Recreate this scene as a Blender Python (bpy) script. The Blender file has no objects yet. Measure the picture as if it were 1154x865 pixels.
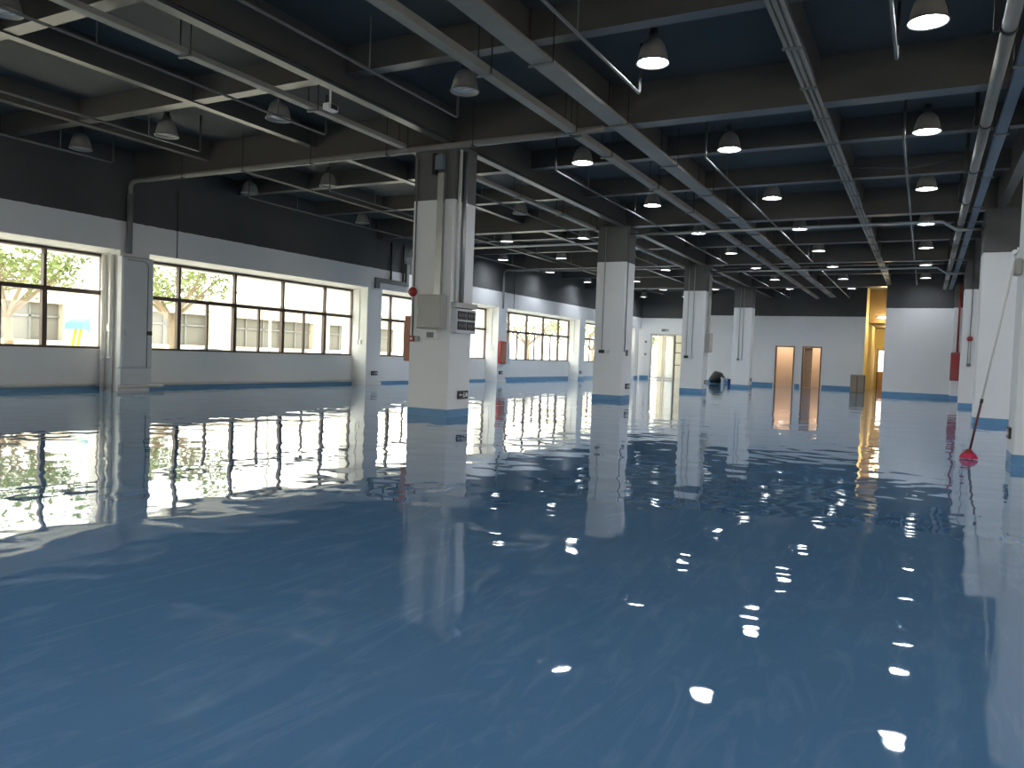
import bpy, math, random
from mathutils import Vector, Matrix
random.seed(7)

# ------------------------------------------------------------------ camera
scene = bpy.context.scene
F_PX, YAW, PITCH, ROLL, CAM_H = 870.16, 0.4896, 0.0371, 0.0377, 1.1
fw = Vector((-math.sin(YAW)*math.cos(PITCH), math.cos(YAW)*math.cos(PITCH), -math.sin(PITCH)))
rt = Vector((math.cos(YAW), math.sin(YAW), 0))
up = rt.cross(fw)
r2 = rt*math.cos(ROLL) + up*math.sin(ROLL)
u2 = up*math.cos(ROLL) - rt*math.sin(ROLL)
cam_data = bpy.data.cameras.new('camera')
cam_data.sensor_width = 36.0
cam_data.lens = F_PX/1154*36.0
cam_data.clip_start = 0.05
cam_data.clip_end = 400
cam = bpy.data.objects.new('camera', cam_data)
scene.collection.objects.link(cam)
cam.matrix_world = Matrix(((r2.x, u2.x, -fw.x, 0), (r2.y, u2.y, -fw.y, 0), (r2.z, u2.z, -fw.z, CAM_H), (0, 0, 0, 1)))
scene.camera = cam

def in_view(p, m=40):
    v = Vector(p) - Vector((0, 0, CAM_H))
    d = v.dot(fw)
    if d < 0.3:
        return False
    x = 577 + F_PX*v.dot(r2)/d
    y = 432.5 - F_PX*v.dot(u2)/d
    return -m < x < 1154+m and -m < y < 865+m

# ------------------------------------------------------------------ world, exposure
world = bpy.data.worlds.new('overcast_sky')
scene.world = world
world.use_nodes = True
SKY = 5.0
wb = world.node_tree.nodes['Background']
wb.inputs[0].default_value = (1.0, 0.955, 0.88, 1)
wb.inputs[1].default_value = SKY
scene.view_settings.view_transform = 'Standard'
scene.view_settings.look = 'None'
scene.view_settings.exposure = 0.62
scene.view_settings.gamma = 1.0
scene.view_settings.use_curve_mapping = False
LAMP_EMIT = 75.0

sun_data = bpy.data.lights.new('sun', 'SUN')
sun_data.energy = 6.0
sun_data.angle = 0.03
sun_data.color = (1.0, 0.96, 0.88)
sun = bpy.data.objects.new('sun', sun_data); scene.collection.objects.link(sun)
sun.rotation_euler = Vector((0.14, 0.60, 0.79)).to_track_quat('Z', 'Y').to_euler()
sun.location = (-24, 30, 30)

# ------------------------------------------------------------------ materials
def nodes_of(name):
    m = bpy.data.materials.new(name)
    m.use_nodes = True
    nt = m.node_tree
    return m, nt, nt.nodes['Principled BSDF']

def mat(name, col, rough=0.6, metal=0.0, var=0.12, scale=3.0, bump=0.0, bscale=40.0, spec=0.5):
    m, nt, b = nodes_of(name)
    b.inputs['Roughness'].default_value = rough
    b.inputs['Metallic'].default_value = metal
    b.inputs['Specular IOR Level'].default_value = spec
    g = nt.nodes.new('ShaderNodeNewGeometry')
    n = nt.nodes.new('ShaderNodeTexNoise')
    n.inputs['Scale'].default_value = scale
    n.inputs['Detail'].default_value = 4
    nt.links.new(g.outputs['Position'], n.inputs['Vector'])
    mx = nt.nodes.new('ShaderNodeMix')
    mx.data_type = 'RGBA'
    mx.inputs[6].default_value = (*[c*(1-var) for c in col], 1)
    mx.inputs[7].default_value = (*[min(1, c*(1+var)) for c in col], 1)
    nt.links.new(n.outputs['Fac'], mx.inputs[0])
    nt.links.new(mx.outputs[2], b.inputs['Base Color'])
    if bump:
        n2 = nt.nodes.new('ShaderNodeTexNoise')
        n2.inputs['Scale'].default_value = bscale
        nt.links.new(g.outputs['Position'], n2.inputs['Vector'])
        bp = nt.nodes.new('ShaderNodeBump')
        bp.inputs['Strength'].default_value = 0.4
        bp.inputs['Distance'].default_value = bump
        nt.links.new(n2.outputs['Fac'], bp.inputs['Height'])
        nt.links.new(bp.outputs['Normal'], b.inputs['Normal'])
    return m

def emis(name, col, strength):
    m, nt, b = nodes_of(name)
    b.inputs['Base Color'].default_value = (*col, 1)
    b.inputs['Emission Color'].default_value = (*col, 1)
    b.inputs['Emission Strength'].default_value = strength
    return m

PAINT_Z = 3.69
WHITE = (0.735, 0.735, 0.725)
DARK = (0.062, 0.064, 0.064)
BLUE = (0.095, 0.245, 0.425)

def split_wall(name, white, dark, z=PAINT_Z):
    """white emulsion below, charcoal paint above a hand-cut line"""
    m, nt, b = nodes_of(name)
    b.inputs['Roughness'].default_value = 0.75
    g = nt.nodes.new('ShaderNodeNewGeometry')
    s = nt.nodes.new('ShaderNodeSeparateXYZ')
    nt.links.new(g.outputs['Position'], s.inputs[0])
    n = nt.nodes.new('ShaderNodeTexNoise'); n.inputs['Scale'].default_value = 6
    nt.links.new(g.outputs['Position'], n.inputs['Vector'])
    a = nt.nodes.new('ShaderNodeMath'); a.operation = 'MULTIPLY_ADD'
    a.inputs[1].default_value = 0.03
    nt.links.new(n.outputs['Fac'], a.inputs[0]); nt.links.new(s.outputs['Z'], a.inputs[2])
    c = nt.nodes.new('ShaderNodeMath'); c.operation = 'GREATER_THAN'; c.inputs[1].default_value = z+0.015
    nt.links.new(a.outputs[0], c.inputs[0])
    n2 = nt.nodes.new('ShaderNodeTexNoise'); n2.inputs['Scale'].default_value = 0.7; n2.inputs['Detail'].default_value = 5
    nt.links.new(g.outputs['Position'], n2.inputs['Vector'])
    def two(col, v):
        mx = nt.nodes.new('ShaderNodeMix'); mx.data_type = 'RGBA'
        mx.inputs[6].default_value = (*[k*(1-v) for k in col], 1); mx.inputs[7].default_value = (*[k*(1+v) for k in col], 1)
        nt.links.new(n2.outputs['Fac'], mx.inputs[0]); return mx
    w, d = two(white, .06), two(dark, .35)
    mx = nt.nodes.new('ShaderNodeMix'); mx.data_type = 'RGBA'
    nt.links.new(c.outputs[0], mx.inputs[0]); nt.links.new(w.outputs[2], mx.inputs[6]); nt.links.new(d.outputs[2], mx.inputs[7])
    nt.links.new(mx.outputs[2], b.inputs['Base Color'])
    return m

def floor_material():
    m, nt, b = nodes_of('blue_epoxy')
    L = nt.links
    g = nt.nodes.new('ShaderNodeNewGeometry')
    # trowel streaks running down the hall plus broad cloudy mottling
    mp = nt.nodes.new('ShaderNodeMapping')
    mp.inputs['Rotation'].default_value = (0, 0, math.radians(24))
    mp.inputs['Scale'].default_value = (3.6, 0.8, 1)
    L.new(g.outputs['Position'], mp.inputs['Vector'])
    n1 = nt.nodes.new('ShaderNodeTexNoise'); n1.inputs['Scale'].default_value = 1.6; n1.inputs['Detail'].default_value = 7; n1.inputs['Roughness'].default_value = 0.65
    n1.inputs['Distortion'].default_value = 2.2
    L.new(mp.outputs[0], n1.inputs['Vector'])
    r1 = nt.nodes.new('ShaderNodeValToRGB')
    r1.color_ramp.elements[0].position = 0.50; r1.color_ramp.elements[0].color = (0, 0, 0, 1)
    r1.color_ramp.elements[1].position = 0.80; r1.color_ramp.elements[1].color = (1, 1, 1, 1)
    L.new(n1.outputs['Fac'], r1.inputs[0])
    n2 = nt.nodes.new('ShaderNodeTexNoise'); n2.inputs['Scale'].default_value = 0.5; n2.inputs['Detail'].default_value = 5
    L.new(g.outputs['Position'], n2.inputs['Vector'])
    base = nt.nodes.new('ShaderNodeMix'); base.data_type = 'RGBA'
    base.inputs[6].default_value = (0.085, 0.190, 0.325, 1); base.inputs[7].default_value = (0.105, 0.225, 0.375, 1)
    L.new(n2.outputs['Fac'], base.inputs[0])
    mul = nt.nodes.new('ShaderNodeMath'); mul.operation = 'MULTIPLY'; mul.inputs[1].default_value = 0.42
    L.new(r1.outputs[0], mul.inputs[0])
    st = nt.nodes.new('ShaderNodeMix'); st.data_type = 'RGBA'
    st.inputs[7].default_value = (0.24, 0.37, 0.52, 1)
    L.new(mul.outputs[0], st.inputs[0]); L.new(base.outputs[2], st.inputs[6])
    L.new(st.outputs[2], b.inputs['Base Color'])
    b.inputs['Roughness'].default_value = 0.02
    b.inputs['IOR'].default_value = 1.66
    # orange-peel and flow waves of self-levelling resin
    w1 = nt.nodes.new('ShaderNodeTexNoise'); w1.inputs['Scale'].default_value = 1.1; w1.inputs['Detail'].default_value = 1.5; w1.inputs['Distortion'].default_value = 0.4
    L.new(g.outputs['Position'], w1.inputs['Vector'])
    w2 = nt.nodes.new('ShaderNodeTexNoise'); w2.inputs['Scale'].default_value = 2.6; w2.inputs['Detail'].default_value = 1
    L.new(g.outputs['Position'], w2.inputs['Vector'])
    b1 = nt.nodes.new('ShaderNodeBump'); b1.inputs['Strength'].default_value = 1.0; b1.inputs['Distance'].default_value = 0.009
    b2 = nt.nodes.new('ShaderNodeBump'); b2.inputs['Strength'].default_value = 1.0; b2.inputs['Distance'].default_value = 0.0040
    L.new(w1.outputs['Fac'], b1.inputs['Height']); L.new(w2.outputs['Fac'], b2.inputs['Height'])
    L.new(b1.outputs['Normal'], b2.inputs['Normal']); L.new(b2.outputs['Normal'], b.inputs['Normal'])
    return m

def glass_material(name='window_glass', tint=(0.93, 0.96, 0.93)):
    m = bpy.data.materials.new(name); m.use_nodes = True
    nt = m.node_tree; nt.nodes.clear()
    o = nt.nodes.new('ShaderNodeOutputMaterial')
    t = nt.nodes.new('ShaderNodeBsdfTransparent'); t.inputs[0].default_value = (*tint, 1)
    gl = nt.nodes.new('ShaderNodeBsdfGlossy'); gl.inputs['Roughness'].default_value = 0.02
    lw = nt.nodes.new('ShaderNodeLayerWeight'); lw.inputs[0].default_value = 0.5
    pw = nt.nodes.new('ShaderNodeMath'); pw.operation = 'POWER'; pw.inputs[1].default_value = 5.0
    nt.links.new(lw.outputs['Facing'], pw.inputs[0])
    fr = nt.nodes.new('ShaderNodeMath'); fr.operation = 'MULTIPLY_ADD'; fr.inputs[1].default_value = 0.5; fr.inputs[2].default_value = 0.03
    nt.links.new(pw.outputs[0], fr.inputs[0])
    mx = nt.nodes.new('ShaderNodeMixShader')
    nt.links.new(fr.outputs[0], mx.inputs[0]); nt.links.new(t.outputs[0], mx.inputs[1]); nt.links.new(gl.outputs[0], mx.inputs[2])
    nt.links.new(mx.outputs[0], o.inputs[0])
    return m

M = {
 'floor': floor_material(),
 'wall': split_wall('wall_paint', WHITE, DARK),
 'white': mat('white_emulsion', WHITE, 0.7, var=.05, scale=1.2),
 'cream': mat('white_reveal_paint', (0.74, 0.73, 0.70), 0.7, var=.04),
 'dark': mat('charcoal_paint', (0.10, 0.10, 0.096), 0.75, var=.3, scale=1.0),
 'beam': mat('charcoal_beam_paint', (0.088, 0.082, 0.072), 0.34, var=.25, scale=1.3),
 'slab': mat('slab_dark_paint', (0.070, 0.072, 0.070), 0.8, var=.2, scale=.8),
 'blue': mat('blue_skirting_paint', BLUE, 0.35, var=.15, scale=4),
 'frame': mat('bronze_window_frame', (0.085, 0.055, 0.042), 0.45, var=.1),
 'glass': glass_material(),
 'galv': mat('galvanised_steel', (0.42, 0.43, 0.42), 0.38, 0.8, var=.25, scale=5),
 'greypaint': mat('grey_painted_steel', (0.16, 0.16, 0.155), 0.5, 0.0, var=.2, scale=4),
 'conduit': mat('dull_conduit_steel', (0.15, 0.15, 0.145), 0.4, 0.4, var=.2, scale=5),
 'trayp': mat('grey_tray_paint', (0.23, 0.215, 0.19), 0.5, 0.0, var=.2, scale=3),
 'pipeblue': mat('blue_grey_tray_paint', (0.12, 0.155, 0.19), 0.5, var=.2),
 'clamp': mat('dark_steel_clamp', (0.03, 0.03, 0.03), 0.5, 0.2),
 'shade': mat('lamp_shade_aluminium', (0.33, 0.31, 0.275), 0.45, 0.1, var=.12, scale=12),
 'neck': mat('lamp_neck_grey', (0.10, 0.10, 0.10), 0.5),
 'reflector': mat('lamp_reflector_white', (0.8, 0.8, 0.78), 0.3, 0.0, var=.03),
 'lit': emis('lamp_glow_white', (0.86, 0.92, 1.0), LAMP_EMIT),
 'unlit': mat('lamp_glass_off', (0.75, 0.75, 0.72), 0.25, var=.05),
 'boxgrey': mat('grey_enamel_box', (0.37, 0.36, 0.325), 0.4, var=.06),
 'boxwhite': mat('white_enamel_cabinet', (0.58, 0.60, 0.61), 0.45, var=.06),
 'pvc': mat('white_pvc', (0.72, 0.71, 0.67), 0.4, var=.05),
 'black': mat('black_plastic', (0.012, 0.012, 0.013), 0.4),
 'red': mat('red_plastic', (0.30, 0.02, 0.022), 0.35),
 'firered': mat('fire_cabinet_red', (0.28, 0.03, 0.03), 0.3),
 'darkred': mat('dark_red_pole', (0.10, 0.015, 0.015), 0.35),
 'orange': mat('orange_brown_laminate', (0.42, 0.17, 0.10), 0.5),
 'pinkred': mat('bright_red_mop', (0.65, 0.02, 0.09), 0.6, var=.25, scale=30),
 'signwhite': mat('sign_white', (0.75, 0.75, 0.72), 0.5),
 'peach': mat('warm_room_wall', (0.80, 0.66, 0.52), 0.8, var=.03),
 'yellow': mat('corridor_wall', (0.78, 0.66, 0.36), 0.8, var=.04),
 'brownceil': mat('corridor_ceiling', (0.16, 0.11, 0.06), 0.8),
 'wood': mat('door_veneer', (0.50, 0.29, 0.16), 0.45, var=.2, scale=6),
 'doorframe': mat('door_frame_brown', (0.20, 0.115, 0.07), 0.5),
 'alu': mat('aluminium_frame', (0.55, 0.52, 0.45), 0.4, 0.3),
 'carton': mat('brown_cardboard', (0.30, 0.25, 0.18), 0.8),
 'bag': mat('black_plastic_sack', (0.012, 0.012, 0.012), 0.3, bump=.02, bscale=12),
 'bucketblue': mat('blue_bucket', (0.05, 0.09, 0.32), 0.4),
 'facade': mat('cream_facade_render', (0.43, 0.385, 0.315), 0.85, var=.06, scale=.6),
 'facadewin': mat('facade_window_grey', (0.13, 0.125, 0.11), 0.7, var=.2, scale=.5),
 'ground': mat('pale_concrete_yard', (0.60, 0.565, 0.50), 0.85, var=.1, scale=.5),
 'leaf': mat('yellow_green_leaf', (0.17, 0.215, 0.065), 0.6, var=.35, scale=4),  # plain yellow-green leaf tone with random variation
 'bark': mat('pale_bark', (0.24, 0.185, 0.125), 0.9, var=.15),
 'carwhite': mat('white_car_paint', (0.45, 0.45, 0.45), 0.2, var=.02),
 'carglass': mat('car_window', (0.08, 0.10, 0.12), 0.1),
 'tyre': mat('tyre_rubber', (0.02, 0.02, 0.02), 0.8),
 'canopy': mat('pale_blue_canopy', (0.09, 0.24, 0.30), 0.5),
 'yellowpole': mat('yellow_pole', (0.50, 0.42, 0.03), 0.4),
 'poster': mat('faint_pink_notice', (0.70, 0.52, 0.52), 0.7, var=.2, scale=9),
}

# ------------------------------------------------------------------ builders
COL = scene.collection

class MB:
    def __init__(s):
        s.v = []; s.f = []
    def _add(s, vs, fs):
        k = len(s.v); s.v += [tuple(v) for v in vs]; s.f += [tuple(i+k for i in f) for f in fs]; return s
    def box(s, x0, x1, y0, y1, z0, z1):
        if x0 > x1: x0, x1 = x1, x0
        if y0 > y1: y0, y1 = y1, y0
        vs = [(x0,y0,z0),(x1,y0,z0),(x1,y1,z0),(x0,y1,z0),(x0,y0,z1),(x1,y0,z1),(x1,y1,z1),(x0,y1,z1)]
        return s._add(vs, [(0,3,2,1),(4,5,6,7),(0,1,5,4),(1,2,6,5),(2,3,7,6),(3,0,4,7)])
    def bevbox(s, x0, x1, y0, y1, z0, z1, c):
        """box with all twelve edges chamfered by c"""
        xs, ys, zs = (x0,x1), (y0,y1), (z0,z1)
        vs = []; idx = {}
        for i in (0,1):
            for j in (0,1):
                for k in (0,1):
                    sx, sy, sz = (1,-1)[i], (1,-1)[j], (1,-1)[k]
                    for a in range(3):
                        p = [xs[i]+sx*c, ys[j]+sy*c, zs[k]+sz*c]
                        p[a] = (xs[i], ys[j], zs[k])[a]
                        idx[i,j,k,a] = len(vs); vs.append(p)
        fs = []
        for a in range(3):
            b, d = (a+1)%3, (a+2)%3
            for e in (0,1):
                loop = []
                for (p,q) in ((0,0),(1,0),(1,1),(0,1)):
                    t = [0,0,0]; t[a] = e; t[b] = p; t[d] = q
                    loop.append(idx[t[0],t[1],t[2],a])
                fs.append(tuple(loop if e else loop[::-1]))
        for a in range(3):
            b, d = (a+1)%3, (a+2)%3
            for p in (0,1):
                for q in (0,1):
                    t0 = [0,0,0]; t0[b] = p; t0[d] = q; t1 = list(t0); t1[a] = 1
                    A = idx[(*t0,b)]; B = idx[(*t1,b)]; C_ = idx[(*t1,d)]; D = idx[(*t0,d)]
                    fs.append((A,B,C_,D) if (p+q)%2 else (D,C_,B,A))
        for i in (0,1):
            for j in (0,1):
                for k in (0,1):
                    t = [idx[i,j,k,a] for a in range(3)]
                    fs.append(tuple(t if (i+j+k)%2 else t[::-1]))
        return s._add(vs, fs)
    def prism(s, pts, axis, a, b):
        """extrude a polygon given in the two remaining axes along axis from a to b"""
        def mk(p, t):
            return {'x': (t, p[0], p[1]), 'y': (p[0], t, p[1]), 'z': (p[0], p[1], t)}[axis]
        n = len(pts)
        vs = [mk(p, a) for p in pts] + [mk(p, b) for p in pts]
        fs = [tuple(range(n))[::-1], tuple(range(n, 2*n))] + [(i, (i+1) % n, n+(i+1) % n, n+i) for i in range(n)]
        return s._add(vs, fs)
    def tube(s, pts, r, n=10, caps=True):
        pts = [Vector(p) for p in pts]
        rr = r if isinstance(r, (list, tuple)) else [r]*len(pts)
        k = len(s.v); prev = None
        for i, p in enumerate(pts):
            d = (pts[min(i+1, len(pts)-1)] - pts[max(i-1, 0)]).normalized()
            ref = Vector((0,0,1)) if abs(d.z) < 0.9 else Vector((1,0,0))
            if prev is not None: ref = prev
            a = d.cross(ref).normalized(); b = a.cross(d).normalized(); prev = b
            for j in range(n):
                t = 2*math.pi*j/n
                s.v.append(tuple(p + (a*math.cos(t) + b*math.sin(t))*rr[i]))
        for i in range(len(pts)-1):
            for j in range(n):
                s.f.append((k+i*n+j, k+i*n+(j+1) % n, k+(i+1)*n+(j+1) % n, k+(i+1)*n+j))
        if caps:
            s.f.append(tuple(k+j for j in range(n))[::-1]); s.f.append(tuple(k+(len(pts)-1)*n+j for j in range(n)))
        return s
    def lathe(s, prof, c=(0,0,0), n=20, close=False):
        k = len(s.v)
        for (r, z) in prof:
            for j in range(n):
                t = 2*math.pi*j/n
                s.v.append((c[0]+r*math.cos(t), c[1]+r*math.sin(t), c[2]+z))
        m = len(prof)
        for i in range(m-1 if not close else m):
            i2 = (i+1) % m
            for j in range(n):
                s.f.append((k+i*n+j, k+i*n+(j+1) % n, k+i2*n+(j+1) % n, k+i2*n+j))
        if not close:
            s.f.append(tuple(k+j for j in range(n))[::-1]); s.f.append(tuple(k+(m-1)*n+j for j in range(n)))
        return s
    def build(s, name, m, parent=None, smooth=False, kind=None, label=None):
        xs, ys, zs = zip(*s.v)
        c = Vector(((min(xs)+max(xs))/2, (min(ys)+max(ys))/2, min(zs)))
        me = bpy.data.meshes.new(name)
        me.from_pydata([(v[0]-c.x, v[1]-c.y, v[2]-c.z) for v in s.v], [], s.f)
        me.update()
        if smooth:
            for p in me.polygons: p.use_smooth = len(p.vertices) == 4
        me.materials.append(M[m])
        o = bpy.data.objects.new(name, me); COL.objects.link(o)
        o.location = c
        if parent is not None:
            o.parent = parent
            o.matrix_parent_inverse = Matrix.Translation(-wloc(parent))
        if kind: o['kind'] = kind
        if label: o['label'] = label
        return o

_w = {}
def wloc(o):
    # world position of a (never rotated) parent: mesh parts keep world coordinates as their location
    return Vector(o.location) if o.name not in _w else _w[o.name]

def thing(name, loc, label, cat, group=None, kind=None):
    o = bpy.data.objects.new(name, None); COL.objects.link(o)
    o.empty_display_size = 0.2
    o.location = loc
    if label: o['label'] = label
    if cat: o['category'] = cat
    if group: o['group'] = group
    if kind: o['kind'] = kind
    return o
def struct(name, loc=(0,0,0)):
    return thing(name, loc, None, None, kind='structure')
def tag(o, label, cat, group=None):
    o['label'] = label; o['category'] = cat
    if group: o['group'] = group
    return o
def box(*a): return MB().box(*a)
def tube(*a, **k): return MB().tube(*a, **k)

# ------------------------------------------------------------------ layout numbers
XF, XW, XO = -15.49, -16.11, -16.50          # pilaster face, window plane, outer face of left wall
PIL = [10.80+8.45*k for k in range(-3, 5)]   # pilaster near edges
PW = 0.72
BAY, Y0 = 8.479, 11.02
XL0, XL1, XR0, XR1 = -7.926, -7.105, 0.983, 1.80
SOF, SILL, HEAD, TRANSOM = 3.06, 0.90, 2.97, 2.13
SLAB, GZ, SZ = 5.23, 4.63, 4.87
XRIGHT, YBACK = 9.5, -11.0
YFL, YFM, YFR = 45.7, 42.5, 36.3             # the three far wall planes
BASE_H = 0.135

# ------------------------------------------------------------------ floor, ceiling
floor = MB()
floor.v += [(XO,YBACK,0),(XRIGHT,YBACK,0),(XRIGHT,58,0),(XO,58,0),(XO,YBACK,-.3),(XRIGHT,YBACK,-.3),(XRIGHT,58,-.3),(XO,58,-.3)]
floor.f += [(0,1,2,3),(7,6,5,4),(0,4,5,1),(1,5,6,2),(2,6,7,3),(3,7,4,0)]
floor.build('floor', 'floor', kind='structure')

ceil = struct('ceiling', (-3, 20, SLAB))
box(XO, XRIGHT, YBACK, 58, SLAB, SLAB+.2).build('slab', 'slab', ceil)
girders = [11.25+BAY*k for k in range(-2, 4)]
for y in girders:
    box(XF, XRIGHT, y-.14, y+.14, GZ, SLAB).build('girder', 'beam', ceil)
for y in girders[:-1] + [girders[-1]]:
    for j in (1, 2):
        yy = y + BAY/3*j
        if yy < 42: box(XF, XRIGHT, yy-.1, yy+.1, SZ, SLAB).build('cross_beam', 'beam', ceil)
for x in (-7.28, 1.28):
    box(x-.08, x+.08, YBACK, 42.5 if x < 0 else 36.3, GZ, SLAB).build('girder', 'beam', ceil)
for x in (-13.2, -10.33, -4.5, -1.55, 4.2, 7.0):
    w_ = .11 if x > -5 else .075
    box(x-w_, x+w_, YBACK, 42.5, SZ-.02, SLAB).build('long_beam', 'beam', ceil)

# ------------------------------------------------------------------ left wall
wl = struct('wall_left', (XF, 20, 0))
box(XO, XF, YBACK, YFL, SOF, SLAB).build('lintel', 'wall', wl)
box(XO, XW-.08, YBACK, YFL, SOF-.14, SOF).build('outer_lintel', 'cream', wl)
MB().prism([(XF, SOF), (XW-.08, HEAD+.01), (XW-.08, SOF)], 'y', YBACK, YFL).build('soffit_board', 'cream', wl)
for y in PIL:
    box(XO, XF, y, y+PW, 0, SOF).build('pilaster', 'white', wl)
for a, b in zip(PIL[:-1], PIL[1:]):
    box(XO, XW+.06, a+PW, b, 0, SILL).build('sill_wall', 'white', wl)
bl = struct('baseboard_left', (XF, 20, 0))
for y in PIL[6:]:
    box(XF, XF+.02, y-.02, y+PW+.02, 0, BASE_H).build('skirting', 'blue', bl)
for y in PIL[:6]:
    box(XF, XF+.035, y-.03, y+PW+.03, 0, .09).build('plinth', 'pvc', wl)
for a, b in zip(PIL[:-1], PIL[1:]):
    box(XW+.06, XW+.085, a+PW, b, 0, BASE_H if a > 27 else .07).build('skirting', 'blue', bl)

def window(name, a, b, panes=True):
    w = struct(name, (XW, (a+b)/2, SILL))
    h = HEAD+.09
    x0, x1 = XW-.05, XW+.03
    t = .05
    f = MB()
    f.box(x0, x1, a, b, SILL, SILL+.05).box(x0, x1, a, b, HEAD-.04, HEAD+.01)
    f.box(x0, x1, a, a+.03, SILL+.05, HEAD-.04).box(x0, x1, b-.03, b, SILL+.05, HEAD-.04)
    f.build('frame', 'frame', w)
    m = [a+1.27 + (b-a-2.54)/3*i for i in range(4)]
    box(x0-.02, x1+.03, a+.045, b-.045, TRANSOM-.045, TRANSOM+.045).build('transom', 'frame', w)
    for y in m:
        box(x0, x1+.02, y-.032, y+.032, TRANSOM+.045, HEAD-.04).build('mullion', 'frame', w)
        box(x0, x1+.02, y-.05, y+.05, SILL+.05, TRANSOM-.045).build('mullion', 'frame', w)
    mids = [(m[i]+m[i+1])/2 for i in range(3)]
    for y in mids:
        box(x0+.01, x1, y-.024, y+.024, SILL+.05, TRANSOM-.045).build('sash_stile', 'frame', w)
    if panes:
        up_ = [a+.045]+m+[b-.045]
        lo = sorted([a+.045]+m+mids+[b-.045])
        for p, q in zip(up_[:-1], up_[1:]):
            box(XW-.012, XW-.006, p, q, TRANSOM+.045, HEAD-.04).build('pane', 'glass', w)
        for p, q in zip(lo[:-1], lo[1:]):
            box(XW-.012, XW-.006, p, q, SILL+.05, TRANSOM-.045).build('pane', 'glass', w)
    return w
for i, (a, b) in enumerate(list(zip(PIL[:-1], PIL[1:]))[2:]):
    window('window_%d' % (i+1), a+PW, b)
for i, (a, b) in enumerate(list(zip(PIL[:-1], PIL[1:]))[:2]):
    window('window_%d' % (i+6), a+PW, b)

# ------------------------------------------------------------------ far walls
W = .2
wfl = struct('wall_far_left', (-13, YFL, 0))
GD0, GD1, GDH = -14.88, -12.20, 2.74
box(XO, GD0, YFL, YFL+W, 0, SLAB).build('wall_panel', 'wall', wfl)
box(GD1, -10.6, YFL, YFL+W, 0, SLAB).build('wall_panel', 'wall', wfl)
box(GD0, GD1, YFL, YFL+W, GDH, SLAB).build('wall_panel', 'wall', wfl)
wfm = struct('wall_far_middle', (-6, YFM, 0))
D1, D2, DH = (-6.98, -6.02), (-5.64, -4.70), 2.13
CX0, CX1 = -2.72, -1.56
for a, b, z0 in ((-10.6, D1[0], 0), (D1[0], D1[1], DH), (D1[1], D2[0], 0), (D2[0], D2[1], DH), (D2[1], CX0, 0)):
    box(a, b, YFM, YFM+.15, z0, SLAB).build('wall_panel', 'wall', wfm)
box(-10.75, -10.6, YFM, YFL, 0, SLAB).build('return_wall', 'wall', wfm)
wfr = struct('wall_far_right', (3, YFR, 0))
box(CX1, XRIGHT, YFR, YFR+W, 0, SLAB).build('wall_panel', 'wall', wfr)
box(CX1, CX1+.15, YFR+W, YFM, 0, SLAB).build('return_wall', 'wall', wfr)
wr = struct('wall_right', (XRIGHT, 12, 0))
# unseen right wall; its window openings are added to bring in side light
box(XRIGHT, XRIGHT+.2, YBACK, YFR+W, 0, .9).build('wall_panel', 'wall', wr)
box(XRIGHT, XRIGHT+.2, YBACK, YFR+W, 3.0, SLAB).build('wall_panel', 'wall', wr)
for k in range(-3, 4):
    a = 10.8+8.45*k
    box(XRIGHT, XRIGHT+.2, max(a-2.4, YBACK), min(a+2.9, YFR+W), .9, 3.0).build('pier', 'white', wr)
bf = struct('baseboard_far', (-6, YFM, 0))
for a, b, y in ((XF, GD0-.05, YFL), (GD1+.05, -10.6, YFL), (-10.6, D1[0]-.07, YFM), (D1[1]+.07, D2[0]-.07, YFM), (D2[1]+.07, CX0, YFM), (CX1, XRIGHT, YFR)):
    box(a, b, y-.02, y, 0, BASE_H+.03).build('skirting', 'blue', bf)

# wall behind the photographer, unseen; its open bays are added to let daylight in
wb_ = struct('wall_front', (-3, YBACK, 0))
box(XO, XRIGHT, YBACK-.2, YBACK, 3.7, SLAB).build('lintel', 'wall', wb_)
box(XO, XRIGHT, YBACK-.2, YBACK, 0, .35).build('plinth', 'white', wb_)
x = XO
while x < XRIGHT:
    box(x, min(x+3.2, XRIGHT), YBACK-.2, YBACK, .35, 3.7).build('pier', 'white', wb_)
    x += 4.35

# glass double door at the far left, daylight behind it
gd = struct('door_1', (-13.9, YFL, 0))
y0, y1 = YFL+.04, YFL+.12
f = MB()
f.box(GD0, GD0+.07, y0, y1, 0, GDH).box(GD1-.07, GD1, y0, y1, 0, GDH).box(GD0, GD1, y0, y1, GDH-.07, GDH)
f.build('door_frame', 'alu', gd)
for a, b in ((GD0+.07, -14.06), (-14.00, -13.40)):
    l = MB()
    l.box(a, a+.045, y0, y1-.02, 0.02, GDH-.07).box(b-.045, b, y0, y1-.02, 0.02, GDH-.07)
    l.box(a+.045, b-.045, y0, y1-.02, 0.02, .12).box(a+.045, b-.045, y0, y1-.02, GDH-.13, GDH-.07)
    lf = l.build('door_leaf', 'alu', gd)
    box(a+.045, b-.045, y0+.03, y0+.036, .12, GDH-.13).build('pane', 'glass', lf)
box(-13.40, -13.33, y0, y1, 0, GDH-.07).build('mullion', 'frame', gd)
for z in (.88, 1.62, 2.22):
    box(-13.33, GD1-.07, y0, y1, z-.03, z+.03).build('transom', 'frame', gd)
for z0, z1 in ((0, .85), (.91, 1.59), (1.65, 2.19), (2.25, GDH-.07)):
    box(-13.33, GD1-.07, y0+.03, y0+.036, z0, z1).build('pane', 'glass', gd)

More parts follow.
